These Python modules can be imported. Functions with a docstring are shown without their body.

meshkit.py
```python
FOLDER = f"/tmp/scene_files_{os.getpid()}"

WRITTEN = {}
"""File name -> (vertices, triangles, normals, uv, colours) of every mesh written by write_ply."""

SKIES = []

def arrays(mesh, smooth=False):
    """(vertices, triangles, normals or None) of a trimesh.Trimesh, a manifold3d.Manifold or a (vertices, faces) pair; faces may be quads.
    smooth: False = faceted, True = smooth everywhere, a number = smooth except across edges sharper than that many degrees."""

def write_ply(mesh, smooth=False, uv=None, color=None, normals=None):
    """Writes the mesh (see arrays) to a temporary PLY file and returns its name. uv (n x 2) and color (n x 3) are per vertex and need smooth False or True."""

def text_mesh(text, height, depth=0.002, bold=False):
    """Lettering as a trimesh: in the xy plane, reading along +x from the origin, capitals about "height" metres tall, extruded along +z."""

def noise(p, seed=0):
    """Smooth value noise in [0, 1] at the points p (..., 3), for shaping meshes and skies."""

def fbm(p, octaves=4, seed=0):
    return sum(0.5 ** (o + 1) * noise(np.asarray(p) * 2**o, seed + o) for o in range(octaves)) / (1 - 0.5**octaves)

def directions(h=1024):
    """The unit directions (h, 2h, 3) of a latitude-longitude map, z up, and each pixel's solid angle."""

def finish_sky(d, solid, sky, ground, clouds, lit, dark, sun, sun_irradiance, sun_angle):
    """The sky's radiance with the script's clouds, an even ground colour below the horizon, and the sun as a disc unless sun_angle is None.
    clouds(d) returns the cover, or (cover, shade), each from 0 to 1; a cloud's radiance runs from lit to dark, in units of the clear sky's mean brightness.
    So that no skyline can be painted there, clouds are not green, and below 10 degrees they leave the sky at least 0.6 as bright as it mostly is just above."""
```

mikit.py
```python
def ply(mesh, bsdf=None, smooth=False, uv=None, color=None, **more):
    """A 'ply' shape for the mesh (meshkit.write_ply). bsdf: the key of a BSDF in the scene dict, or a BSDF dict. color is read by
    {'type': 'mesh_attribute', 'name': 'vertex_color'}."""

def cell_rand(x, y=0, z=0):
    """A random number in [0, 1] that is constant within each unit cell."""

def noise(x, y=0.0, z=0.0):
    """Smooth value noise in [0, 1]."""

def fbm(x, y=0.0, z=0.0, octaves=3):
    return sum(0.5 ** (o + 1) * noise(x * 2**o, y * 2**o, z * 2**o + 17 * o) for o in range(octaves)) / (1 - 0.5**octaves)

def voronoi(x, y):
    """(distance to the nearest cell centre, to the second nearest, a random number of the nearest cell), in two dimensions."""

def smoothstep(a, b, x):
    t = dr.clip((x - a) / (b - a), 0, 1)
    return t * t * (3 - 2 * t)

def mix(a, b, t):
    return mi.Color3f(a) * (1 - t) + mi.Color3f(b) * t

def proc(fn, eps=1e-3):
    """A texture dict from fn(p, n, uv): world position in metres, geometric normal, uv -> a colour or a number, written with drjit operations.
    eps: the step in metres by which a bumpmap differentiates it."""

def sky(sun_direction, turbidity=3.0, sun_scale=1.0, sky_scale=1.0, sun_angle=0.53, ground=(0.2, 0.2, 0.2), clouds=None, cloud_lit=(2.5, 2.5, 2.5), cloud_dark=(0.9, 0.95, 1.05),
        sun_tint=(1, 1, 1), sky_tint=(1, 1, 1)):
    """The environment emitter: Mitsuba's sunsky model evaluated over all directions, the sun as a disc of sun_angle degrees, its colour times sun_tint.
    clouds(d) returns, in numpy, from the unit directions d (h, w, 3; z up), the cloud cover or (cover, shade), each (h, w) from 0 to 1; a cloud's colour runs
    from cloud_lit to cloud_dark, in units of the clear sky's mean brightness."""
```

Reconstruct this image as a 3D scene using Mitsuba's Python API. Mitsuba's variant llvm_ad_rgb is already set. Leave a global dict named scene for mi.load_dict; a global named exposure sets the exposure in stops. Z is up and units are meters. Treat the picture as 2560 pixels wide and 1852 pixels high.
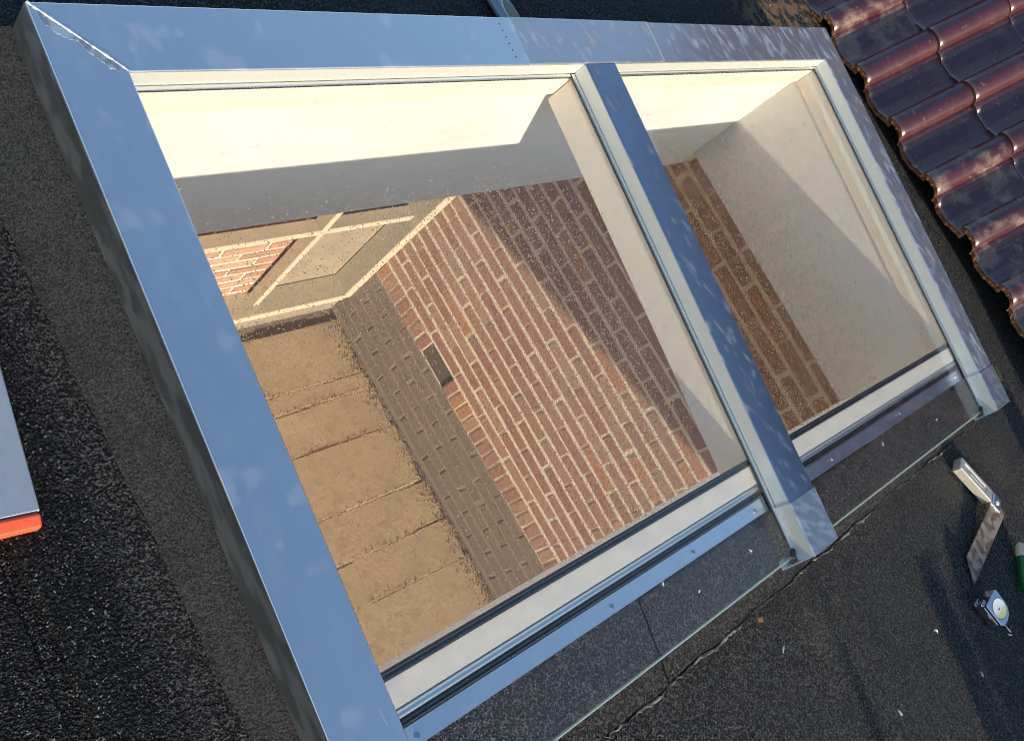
import math
import numpy as np, trimesh, mitsuba as mi, drjit as dr, manifold3d as m3
import mikit, meshkit
from mikit import proc, noise, fbm, voronoi, smoothstep, mix, cell_rand

T4 = mi.ScalarTransform4f
scene, labels = {}, {}
rng = np.random.default_rng(7)

# ------------------------------------------------------------------ camera, sky, exposure
CAM = np.array([-0.42228600, -0.63735884, 0.78390498])
FWD = np.array([0.70252555, 0.13222236, -0.69926755])
UP = np.array([0.23021004, 0.88753553, 0.39910401])
scene['camera'] = {'type': 'perspective', 'fov': 55.15, 'fov_axis': 'x', 'near_clip': 0.02, 'far_clip': 2000.0,
                   'to_world': T4().look_at(origin=CAM.tolist(), target=(CAM + FWD).tolist(), up=UP.tolist())}
SUN = (-0.185, -1.01, 0.28)
scene['sky'] = mikit.sky(SUN, turbidity=3.0, sun_scale=1.12, sky_scale=1.45, sun_tint=(0.78, 0.95, 1.45), sky_tint=(0.96, 0.985, 1.06))
exposure = 2.5

# ------------------------------------------------------------------ helpers
TILT = math.radians(3.5)
RX = np.array([[1, 0, 0], [0, math.cos(TILT), -math.sin(TILT)], [0, math.sin(TILT), math.cos(TILT)]])


def numbered(key):
    if key not in used:
        used.add(key)
        return key
    k = 1
    while f'{key}_{k:03d}' in used:
        k += 1
    used.add(f'{key}_{k:03d}')
    return f'{key}_{k:03d}'


used = set()


def thing(name, label, cat=None, group=None, kind=None):
    key = numbered(name)
    labels[key] = {'label': label}
    if cat: labels[key]['category'] = cat
    if group: labels[key]['group'] = group
    if kind: labels[key]['kind'] = kind
    return key


def put(name, shape, parent=None, label=None, kind=None):
    key = numbered(parent + '__' + name if parent else name)
    scene[key] = shape
    if label or kind:
        labels[key] = {}
        if label: labels[key]['label'] = label
        if kind: labels[key]['kind'] = kind
    return key


def box(x0, x1, y0, y1, z0, z1, c=0.0):
    """A box with chamfered edges."""
    if c <= 0:
        m = trimesh.creation.box(extents=[x1 - x0, y1 - y0, z1 - z0])
        m.apply_translation([(x0 + x1) / 2, (y0 + y1) / 2, (z0 + z1) / 2])
        return m
    pts = []
    for sx in (0, 1):
        for sy in (0, 1):
            for sz in (0, 1):
                p = np.array([(x0, x1)[sx], (y0, y1)[sy], (z0, z1)[sz]])
                s = np.array([1 - 2 * sx, 1 - 2 * sy, 1 - 2 * sz])
                for a in range(3):
                    o = s * c
                    o[a] = 0
                    pts.append(p + o)
    return trimesh.convex.convex_hull(np.array(pts))


def cat(*ms):
    return trimesh.util.concatenate([m for m in ms])


def local(m):
    """From the skylight's own tilted frame to the world."""
    m = m.copy()
    m.vertices = m.vertices @ RX.T
    return m


def lply(m, b, **k):
    return mikit.ply(local(m), b, **k)


def loft(profile, a, b, axis, closed=True):
    """A 2-D profile (list of (u, w)) swept straight from a to b along axis 'x' or 'y' (u is the other horizontal axis, w is z)."""
    from shapely.geometry import Polygon
    poly = Polygon(profile)
    if not poly.exterior.is_ccw:
        poly = Polygon(list(profile)[::-1])
    m = trimesh.creation.extrude_polygon(poly, b - a)
    v = m.vertices.copy()
    if axis == 'y':
        m.vertices = np.c_[v[:, 0], a + v[:, 2], v[:, 1]]
        m.invert()
    else:
        m.vertices = np.c_[a + v[:, 2], v[:, 0], v[:, 1]]
    m.fix_normals()
    return m


def tube(path, radii, sides=10, caps=True):
    p = np.asarray(path, float)
    r = np.broadcast_to(radii, (len(p),))
    t = np.gradient(p, axis=0)
    t /= np.linalg.norm(t, axis=1, keepdims=True) + 1e-12
    ref = np.array([0, 0, 1.0]) if abs(t[0, 2]) < 0.9 else np.array([1.0, 0, 0])
    a = np.cross(t, ref); a /= np.linalg.norm(a, axis=1, keepdims=True)
    b = np.cross(t, a)
    ang = np.arange(sides) * 2 * np.pi / sides
    v = (p[:, None] + r[:, None, None] * (np.cos(ang)[None, :, None] * a[:, None] + np.sin(ang)[None, :, None] * b[:, None])).reshape(-1, 3)
    f = []
    for i in range(len(p) - 1):
        for j in range(sides):
            k = (j + 1) % sides
            f += [[i * sides + j, i * sides + k, (i + 1) * sides + k], [i * sides + j, (i + 1) * sides + k, (i + 1) * sides + j]]
    if caps:
        v = np.vstack([v, p[0], p[-1]])
        c0, c1 = len(v) - 2, len(v) - 1
        for j in range(sides):
            k = (j + 1) % sides
            f += [[c0, k, j], [c1, (len(p) - 1) * sides + j, (len(p) - 1) * sides + k]]
    m = trimesh.Trimesh(v, f, process=False)
    m.fix_normals()
    return m


def hull_spheres(pts, r, seg=16):
    return m3.Manifold.batch_hull([m3.Manifold.sphere(r, seg).translate(p) for p in pts])


def rot_z(deg):
    a = math.radians(deg)
    return np.array([[math.cos(a), -math.sin(a), 0], [math.sin(a), math.cos(a), 0], [0, 0, 1]])


def xf(m, R=None, t=(0, 0, 0)):
    m = m.copy() if isinstance(m, trimesh.Trimesh) else trimesh.Trimesh(*meshkit.arrays(m)[:2], process=False)
    if R is not None:
        m.vertices = m.vertices @ np.asarray(R).T
    m.vertices = m.vertices + np.asarray(t)
    return m


# ------------------------------------------------------------------ materials
def bsdf(key, d):
    scene[key] = d
    return key


def twosided(d):
    return {'type': 'twosided', 'bsdf': d}


def rgb(*c):
    return {'type': 'rgb', 'value': list(c)}


def bump(d, fn, scale, eps):
    return {'type': 'bumpmap', 'arbitrary': proc(fn, eps), 'scale': scale, 'bsdf': d}


# aluminium sheet: mill finish with smudges
def smudge(p, n, uv):
    big = fbm(p.x * 14 + p.y * 5, p.y * 9, p.z * 9, 3)
    sm = fbm(p.x * 60, p.y * 24, p.z * 60, 3)
    return 0.12 + 0.08 * smoothstep(0.40, 0.8, big) + 0.10 * smoothstep(0.5, 0.85, sm)


def alu_col(p, n, uv):
    sm = fbm(p.x * 70 + 3, p.y * 22, p.z * 60, 3)
    spots = smoothstep(0.62, 0.74, fbm(p.x * 34 + 11, p.y * 30, p.z * 30, 3))
    scr = smoothstep(0.90, 0.97, noise(p.x * 420 + p.y * 60, p.y * 26 + p.x * 7, 0.0)) * smoothstep(0.55, 0.7, fbm(p.x * 16, p.y * 16, 0.0, 2))
    c = mix((0.93, 0.94, 0.95), (0.97, 0.97, 0.96), smoothstep(0.45, 0.75, sm))
    return mix(c, (0.95, 0.95, 0.93), dr.minimum(1.0, 0.12 * spots + 0.35 * scr))


def alu_metal(p, n, uv):
    spots = smoothstep(0.60, 0.76, fbm(p.x * 34 + 11, p.y * 30, p.z * 30, 3))
    scr = smoothstep(0.90, 0.97, noise(p.x * 420 + p.y * 60, p.y * 26 + p.x * 7, 0.0)) * smoothstep(0.55, 0.7, fbm(p.x * 16, p.y * 16, 0.0, 2))
    return 0.945 - 0.07 * spots - 0.10 * scr


bsdf('alu', twosided({'type': 'principled', 'base_color': proc(alu_col), 'metallic': proc(alu_metal), 'roughness': proc(smudge), 'specular': 0.5}))


def smudge2(p, n, uv):
    sm = fbm(p.x * 95 + p.y * 40, p.y * 40 - p.x * 24, p.z * 90, 4)
    return 0.18 + 0.40 * smoothstep(0.45, 0.75, sm)


def alu_col2(p, n, uv):
    sm = fbm(p.x * 95 + p.y * 40, p.y * 40 - p.x * 24, p.z * 90, 4)
    return mix((0.56, 0.60, 0.67), (0.80, 0.82, 0.85), smoothstep(0.50, 0.95, sm))


bsdf('alu_handled', twosided({'type': 'principled', 'base_color': proc(lambda p, n, uv: alu_col2(p, n, uv) * mi.Color3f(0.68, 0.72, 0.78)), 'metallic': 0.96, 'roughness': proc(smudge2), 'specular': 0.5}))
bsdf('alu_weathered', twosided({'type': 'principled', 'base_color': proc(alu_col2), 'metallic': 0.80, 'roughness': proc(smudge2), 'specular': 0.5}))
bsdf('alu_satin', twosided({'type': 'principled', 'base_color': rgb(0.60, 0.62, 0.59), 'metallic': 0.45, 'roughness': 0.42, 'specular': 0.5}))
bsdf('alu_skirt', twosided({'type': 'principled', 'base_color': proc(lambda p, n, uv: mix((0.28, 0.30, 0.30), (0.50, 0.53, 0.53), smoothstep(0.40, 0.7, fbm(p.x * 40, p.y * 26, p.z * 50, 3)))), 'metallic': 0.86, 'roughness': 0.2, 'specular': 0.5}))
bsdf('alu_end', twosided({'type': 'principled', 'base_color': proc(lambda p, n, uv: mix((0.50, 0.54, 0.60), (0.80, 0.81, 0.82), smoothstep(0.42, 0.7, fbm(p.x * 80 + p.y * 60, p.y * 60, p.z * 90, 4)))), 'metallic': 0.9, 'roughness': 0.36, 'specular': 0.5}))
bsdf('alu_bright', twosided({'type': 'principled', 'base_color': rgb(0.86, 0.86, 0.84), 'metallic': 1.0, 'roughness': 0.32, 'specular': 0.5}))


def scr_col(p, n, uv):
    s = fbm(p.x * 120, p.y * 120, p.z * 120, 4)
    return mix((0.55, 0.55, 0.53), (0.95, 0.95, 0.92), smoothstep(0.42, 0.6, s))


bsdf('alu_scratched', twosided({'type': 'principled', 'base_color': proc(scr_col), 'metallic': 0.9, 'roughness': 0.38, 'specular': 0.5}))
bsdf('rubber', twosided({'type': 'principled', 'base_color': rgb(0.025, 0.027, 0.03), 'roughness': 0.45, 'specular': 0.5}))


def cream_col(p, n, uv):
    f = fbm(p.x * 18, p.y * 18, p.z * 30, 4)
    sp = smoothstep(0.90, 0.93, noise(p.x * 120 + 5, p.y * 120, p.z * 120))
    c = mix((0.76, 0.695, 0.58), (0.80, 0.745, 0.635), f)
    return mix(c, (0.36, 0.32, 0.25), sp * 0.35)


def cream_bump(p, n, uv):
    return fbm(p.x * 40, p.y * 40, p.z * 90, 3)


bsdf('cream', twosided(bump({'type': 'principled', 'base_color': proc(cream_col), 'roughness': 0.5, 'specular': 0.35}, cream_bump, 0.0012, 0.002)))


def plaster_col(p, n, uv):
    f = fbm(p.x * 9, p.y * 9, p.z * 9, 4)
    sp = smoothstep(0.90, 0.93, noise(p.x * 110 + 9, p.y * 110, p.z * 110))
    c = mix((0.76, 0.75, 0.70), (0.80, 0.795, 0.75), f)
    return mix(c, (0.3, 0.27, 0.22), sp * 0.35)


bsdf('plaster', twosided(bump({'type': 'principled', 'base_color': proc(plaster_col), 'roughness': 0.75, 'specular': 0.25}, cream_bump, 0.001, 0.002)))


# bituminous felt with mineral granules
def felt_parts(p):
    g = noise(p.x * 760 + p.y * 170, p.y * 760 - p.x * 170, p.z * 760)
    g2 = noise(p.x * 430 + 7 + p.y * 140, p.y * 430 - p.x * 140, p.z * 430)
    m = fbm(p.x * 7, p.y * 7, 0.0, 4)
    return g, g2, m


def felt_col(p, n, uv):
    g, g2, m = felt_parts(p)
    wet = 1 - smoothstep(-0.10, -0.04, p.x + 0.02 * fbm(p.x * 10, p.y * 10))
    grain = smoothstep(0.40, 0.85, 0.6 * g + 0.4 * g2)
    base = mix((0.007, 0.007, 0.0075), (0.014, 0.0138, 0.0135), m)
    c = base + mix((0.0, 0.0, 0.0), (0.125, 0.123, 0.119), grain)
    gl = noise(p.x * 560 + 31 + p.y * 190, p.y * 560 - p.x * 190, 3.0)
    glint = smoothstep(0.84, 0.95, gl)
    c = mix(c, c * 0.32, wet) + mi.Color3f(0.50, 0.50, 0.49) * glint * (0.05 + 0.42 * wet)
    rust = smoothstep(1.60, 1.72, p.x) * smoothstep(0.02, 0.12, p.y) * smoothstep(0.40, 0.65, fbm(p.x * 60, p.y * 60, 0.0, 3))
    return mix(c, (0.22, 0.14, 0.085), rust * 0.75)


def felt_bump(p, n, uv):
    g, g2, m = felt_parts(p)
    return 0.7 * g + 0.5 * g2


bsdf('felt', twosided(bump({'type': 'principled', 'base_color': proc(felt_col), 'roughness': 0.62, 'specular': 0.16}, felt_bump, 0.0026, 0.0005)))


def felt_dry_col(p, n, uv):
    g, g2, m = felt_parts(p)
    return mix((0.017, 0.0175, 0.018), (0.058, 0.059, 0.060), smoothstep(0.2, 0.85, 0.65 * g + 0.35 * g2))


bsdf('felt_dry', twosided(bump({'type': 'principled', 'base_color': proc(felt_dry_col), 'roughness': 0.8, 'specular': 0.2}, felt_bump, 0.0010, 0.0005)))


def bitumen_col(p, n, uv):
    return mix((0.03, 0.03, 0.03), (0.24, 0.23, 0.21), smoothstep(0.42, 0.7, fbm(p.x * 60, p.y * 60, p.z * 60, 3)))


bsdf('bitumen', twosided({'type': 'principled', 'base_color': proc(bitumen_col), 'roughness': 0.6}))


# bricks
def brick_bsdf(key, a, b, c):
    def col(p, n, uv):
        f = fbm(p.x * 30, p.y * 16, p.z * 30, 4)
        s = smoothstep(0.62, 0.8, fbm(p.x * 55 + 3, p.y * 40, p.z * 55, 3))
        k = noise(p.x * 400, p.y * 400, p.z * 400)
        return mix(mix(a, b, f), c, s * 0.7) * (0.74 + 0.28 * k)

    def bp(p, n, uv):
        return fbm(p.x * 90, p.y * 90, p.z * 90, 3)

    bsdf(key, twosided(bump({'type': 'principled', 'base_color': proc(col), 'roughness': 0.85, 'specular': 0.2}, bp, 0.003, 0.002)))


brick_bsdf('brick_a', (0.36, 0.21, 0.15), (0.45, 0.28, 0.205), (0.25, 0.155, 0.12))
brick_bsdf('brick_b', (0.33, 0.18, 0.13), (0.42, 0.245, 0.175), (0.22, 0.13, 0.11))
brick_bsdf('brick_c', (0.41, 0.265, 0.185), (0.48, 0.325, 0.235), (0.32, 0.205, 0.14))
brick_bsdf('brick_d', (0.40, 0.25, 0.18), (0.46, 0.29, 0.22), (0.30, 0.20, 0.17))
brick_bsdf('brick_orange', (0.45, 0.24, 0.14), (0.50, 0.29, 0.18), (0.32, 0.17, 0.11))
brick_bsdf('brick_grey', (0.22, 0.175, 0.135), (0.28, 0.225, 0.175), (0.17, 0.135, 0.11))


def mortar_col(p, n, uv):
    return mix((0.62, 0.555, 0.46), (0.74, 0.675, 0.575), fbm(p.x * 50, p.y * 50, p.z * 50, 4))


def mortar_bump(p, n, uv):
    return fbm(p.x * 160, p.y * 160, p.z * 160, 3)


bsdf('mortar', twosided(bump({'type': 'principled', 'base_color': proc(mortar_col), 'roughness': 0.9, 'specular': 0.15}, mortar_bump, 0.003, 0.002)))


def mortar_grey_col(p, n, uv):
    return mix((0.25, 0.205, 0.165), (0.34, 0.28, 0.22), fbm(p.x * 30, p.y * 30, p.z * 30, 4))


bsdf('mortar_grey', twosided(bump({'type': 'principled', 'base_color': proc(mortar_grey_col), 'roughness': 0.95, 'specular': 0.1}, mortar_bump, 0.003, 0.002)))


# sandy floor slabs
def sand_col(p, n, uv):
    f = fbm(p.x * 9, p.y * 9, 0.0, 4)
    k = noise(p.x * 260, p.y * 260)
    return mix(mix((0.40, 0.305, 0.205), (0.48, 0.37, 0.255), f), (0.34, 0.25, 0.165), 0.5 * smoothstep(0.55, 0.75, fbm(p.x * 24, p.y * 24, 0.0, 4))) * (0.88 + 0.24 * k)


def sand_bump(p, n, uv):
    return fbm(p.x * 70, p.y * 70, 0.0, 4)


bsdf('sand_slab', twosided(bump({'type': 'principled', 'base_color': proc(sand_col), 'roughness': 0.95, 'specular': 0.1}, sand_bump, 0.0016, 0.002)))


def grit_col(p, n, uv):
    return mix((0.34, 0.25, 0.16), (0.50, 0.385, 0.26), fbm(p.x * 90, p.y * 90, p.z * 90, 3))


bsdf('sand_grit', twosided({'type': 'principled', 'base_color': proc(grit_col), 'roughness': 0.95, 'specular': 0.1}))


def conc_col(p, n, uv):
    return mix((0.20, 0.165, 0.13), (0.30, 0.25, 0.195), fbm(p.x * 12, p.y * 12, p.z * 12, 4))


bsdf('dusty_concrete', twosided(bump({'type': 'principled', 'base_color': proc(conc_col), 'roughness': 0.95, 'specular': 0.1}, sand_bump, 0.004, 0.002)))


def wood_col(p, n, uv):
    return mix((0.43, 0.385, 0.30), (0.50, 0.45, 0.355), fbm(p.x * 25, p.y * 25, p.z * 25, 3))


bsdf('frame_paint', twosided({'type': 'principled', 'base_color': proc(wood_col), 'roughness': 0.5}))


# glazed roof tiles
def tile_col_maker(a, b, dirt):
    def col(p, n, uv):
        f = fbm(p.x * 12, p.y * 12, p.z * 12, 4)
        d = smoothstep(0.48, 0.72, fbm(p.x * 34 + 4, p.y * 34, p.z * 34, 5)) * (0.4 + 0.6 * noise(p.x * 260, p.y * 260, p.z * 260)) * dirt
        sp = smoothstep(0.87, 0.92, noise(p.x * 120, p.y * 120, p.z * 120))
        return mix(mix(mix(a, b, f), (0.36, 0.27, 0.19), d), (0.5, 0.46, 0.40), sp * 0.3)
    return col


def tile_rough(p, n, uv):
    return 0.24 + 0.36 * smoothstep(0.48, 0.72, fbm(p.x * 34 + 4, p.y * 34, p.z * 34, 4))


def tile_dirt(amount):
    def fn(p, n, uv):
        f = fbm(p.x * 30 + 4, p.y * 30, p.z * 30, 5)
        k = noise(p.x * 300, p.y * 300, p.z * 300)
        sp = smoothstep(0.87, 0.92, noise(p.x * 130, p.y * 130, p.z * 130))
        return dr.minimum(0.95, amount * smoothstep(0.42, 0.70, f) * (0.45 + 0.7 * k) + 0.35 * sp)
    return fn


def tile_base(p, n, uv):
    return mix((0.060, 0.012, 0.016), (0.125, 0.026, 0.028), fbm(p.x * 10, p.y * 10, p.z * 10, 4))


def dust_col(p, n, uv):
    return mix((0.24, 0.16, 0.13), (0.38, 0.29, 0.24), fbm(p.x * 70, p.y * 70, p.z * 70, 3))


for key, am in (('glaze', 0.07), ('glaze_dirty', 0.72)):
    bsdf(key, twosided({'type': 'blendbsdf', 'weight': proc(tile_dirt(am)),
                        'a': {'type': 'roughplastic', 'diffuse_reflectance': proc(tile_base), 'int_ior': 2.0, 'alpha': 0.11, 'distribution': 'ggx', 'nonlinear': False},
                        'b': {'type': 'principled', 'base_color': proc(dust_col), 'roughness': 0.7, 'specular': 0.3}}))


def clay_col(p, n, uv):
    return mix((0.26, 0.095, 0.04), (0.42, 0.18, 0.08), fbm(p.x * 60, p.y * 60, p.z * 60, 3))


bsdf('raw_clay', twosided({'type': 'principled', 'base_color': proc(clay_col), 'roughness': 0.9}))
bsdf('dark_void', twosided({'type': 'principled', 'base_color': rgb(0.12, 0.095, 0.07), 'roughness': 0.95}))
bsdf('dark_board', twosided({'type': 'principled', 'base_color': rgb(0.03, 0.028, 0.026), 'roughness': 0.8}))
bsdf('glass', {'type': 'thindielectric', 'int_ior': 1.42})
bsdf('glass_edge', twosided({'type': 'principled', 'base_color': rgb(0.42, 0.52, 0.47), 'roughness': 0.3, 'specular': 0.6}))
bsdf('steel', twosided({'type': 'principled', 'base_color': rgb(0.55, 0.55, 0.55), 'metallic': 1.0, 'roughness': 0.3}))
bsdf('chrome', twosided({'type': 'principled', 'base_color': rgb(0.78, 0.79, 0.82), 'metallic': 1.0, 'roughness': 0.12}))
bsdf('black_plastic', twosided({'type': 'principled', 'base_color': rgb(0.04, 0.04, 0.04), 'roughness': 0.4}))
bsdf('orange_plastic', twosided({'type': 'principled', 'base_color': rgb(0.72, 0.10, 0.045), 'roughness': 0.4, 'specular': 0.5}))


def level_col(p, n, uv):
    return mix((0.36, 0.42, 0.50), (0.48, 0.53, 0.60), fbm(p.x * 40, p.y * 40, p.z * 40, 4))


bsdf('level_paint', twosided({'type': 'principled', 'base_color': proc(level_col), 'metallic': 0.35, 'roughness': 0.35}))


def blade_col(p, n, uv):
    f = fbm(p.x * 90, p.y * 90, 0.0, 4)
    return mix((0.20, 0.14, 0.10), (0.46, 0.35, 0.26), smoothstep(0.3, 0.7, f))


bsdf('rusty_steel', twosided({'type': 'principled', 'base_color': proc(blade_col), 'metallic': 0.5, 'roughness': 0.5}))


def stock_col(p, n, uv):
    return mix((0.60, 0.57, 0.50), (0.74, 0.71, 0.63), fbm(p.x * 60, p.y * 60, 0.0, 3))


bsdf('stock_alu', twosided({'type': 'principled', 'base_color': proc(stock_col), 'metallic': 0.6, 'roughness': 0.4}))
bsdf('green_grip', twosided({'type': 'principled', 'base_color': rgb(0.008, 0.11, 0.025), 'roughness': 0.35, 'specular': 0.5}))
bsdf('pale_wood', twosided({'type': 'principled', 'base_color': rgb(0.66, 0.50, 0.38), 'roughness': 0.5}))
bsdf('label_white', twosided({'type': 'principled', 'base_color': rgb(0.82, 0.83, 0.80), 'roughness': 0.35}))
bsdf('label_yellow', twosided({'type': 'principled', 'base_color': rgb(0.80, 0.74, 0.30), 'roughness': 0.35}))
bsdf('print_dark', twosided({'type': 'principled', 'base_color': rgb(0.10, 0.11, 0.13), 'roughness': 0.5}))
bsdf('grey_tool', twosided({'type': 'principled', 'base_color': rgb(0.30, 0.36, 0.44), 'roughness': 0.4, 'metallic': 0.3}))
bsdf('olive_grip', twosided({'type': 'principled', 'base_color': rgb(0.30, 0.28, 0.20), 'roughness': 0.6}))
bsdf('shaving', twosided({'type': 'principled', 'base_color': rgb(0.80, 0.80, 0.78), 'roughness': 0.45, 'metallic': 0.3}))
bsdf('moss', twosided({'type': 'principled', 'base_color': rgb(0.09, 0.13, 0.03), 'roughness': 0.9}))


def earth_col(p, n, uv):
    return mix((0.08, 0.075, 0.05), (0.12, 0.105, 0.07), fbm(p.x * 0.8, p.y * 0.8, 0.0, 4))


bsdf('earth', twosided({'type': 'principled', 'base_color': proc(earth_col), 'roughness': 0.95}))

# ------------------------------------------------------------------ the setting: ground, flat roof, room
FLOOR, CEIL, ROOF = -2.85, -0.374, -0.133
put('ground', mikit.ply(box(-400, 400, -400, 400, -3.6, -3.1), 'earth'))
labels['ground'] = {'label': 'bare earth around the house', 'kind': 'structure'}

# the roof deck: slab with the opening of the skylight
def slab(z0, z1, hole, x0, x1, y0, y1):
    hx0, hx1, hy0, hy1 = hole
    return cat(box(x0, hx0, y0, y1, z0, z1), box(hx1, x1, y0, y1, z0, z1), box(hx0, hx1, y0, hy0, z0, z1), box(hx0, hx1, hy1, y1, z0, z1))


def grid_sheet(xs, ys, zf):
    X, Y = np.meshgrid(xs, ys, indexing='ij')
    v = np.c_[X.ravel(), Y.ravel(), zf(X, Y).ravel()]
    ny = len(ys)
    f = []
    for i in range(len(xs) - 1):
        for j in range(ny - 1):
            a = i * ny + j
            f += [[a, a + ny, a + ny + 1], [a, a + ny + 1, a + 1]]
    return trimesh.Trimesh(v, f, process=False)


put('flat_roof', mikit.ply(slab(ROOF - 0.02, ROOF, (0.03, 1.68, -0.76, -0.03), -4.0, 2.55, -3.7, 4.0), 'felt'))
labels['flat_roof'] = {'label': 'flat roof covered in black mineral felt', 'kind': 'structure'}


def wavy_sheet(x0f, x1f, y0, y1, z, n=90, th=0.005):
    """A felt sheet with wavy long edges x0f(y), x1f(y) and a rounded turned-down lip."""
    ys = np.linspace(y0, y1, n)
    rows = []
    for y in ys:
        a, b = x0f(y), x1f(y)
        rows.append([[a, y, z - th], [a + 0.001, y, z - 0.3 * th], [a + 0.004, y, z], [b - 0.004, y, z], [b - 0.001, y, z - 0.3 * th], [b, y, z - th]])
    v = np.array(rows).reshape(-1, 3)
    f = []
    for i in range(n - 1):
        for j in range(5):
            q = i * 6 + j
            f += [[q, q + 1, q + 7], [q, q + 7, q + 6]]
    return trimesh.Trimesh(v, f, process=False)


wv = lambda y, s, a=0.003: a * (math.sin(y * 19 + s) + 0.7 * math.sin(y * 47 + 2 * s) + 0.4 * math.sin(y * 110 + s))
put('felt_sheet', mikit.ply(wavy_sheet(lambda y: -0.150 + wv(y, 1.0), lambda y: 0.06, -0.905, 3.9, ROOF + 0.006, 220, 0.006), 'felt', smooth=25), 'flat_roof')
put('felt_sheet', mikit.ply(wavy_sheet(lambda y: -1.15 + wv(y, 2.0), lambda y: -0.165, -3.6, 3.9, ROOF + 0.004, 160, 0.004), 'felt', smooth=25), 'flat_roof')
# flashing strip in front of the skylight: three pieces, sloping from under the glass to the roof
xs_j = [-0.03, 0.495, 1.195, 1.80]
for k in range(3):
    a, b = xs_j[k] + 0.0008, xs_j[k + 1] - 0.0008
    front = lambda x: -0.925 + 0.020 * x + 0.0016 * math.sin(x * 37) + 0.0010 * math.sin(x * 90)
    xs = np.linspace(a, b, 40)
    rows = []
    for x in xs:
        yf = front(x)
        zt = -0.047 - 0.0490
        o = 0.0015 * math.sin(k * 2.1)
        rows.append([[x, -0.795, zt + o - 0.012], [x, -0.805, zt + o - 0.014], [x, -0.875, ROOF + 0.013 + o], [x, yf + 0.012, ROOF + 0.008], [x, yf + 0.003, ROOF + 0.007], [x, yf, ROOF - 0.002]])
    v = np.array(rows).reshape(-1, 3)
    f = []
    for i in range(len(xs) - 1):
        for j in range(5):
            q = i * 6 + j
            f += [[q, q + 6, q + 7], [q, q + 7, q + 1]]
    put('flashing_strip', mikit.ply(trimesh.Trimesh(v, f, process=False), 'felt', smooth=30), 'flat_roof')
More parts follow.
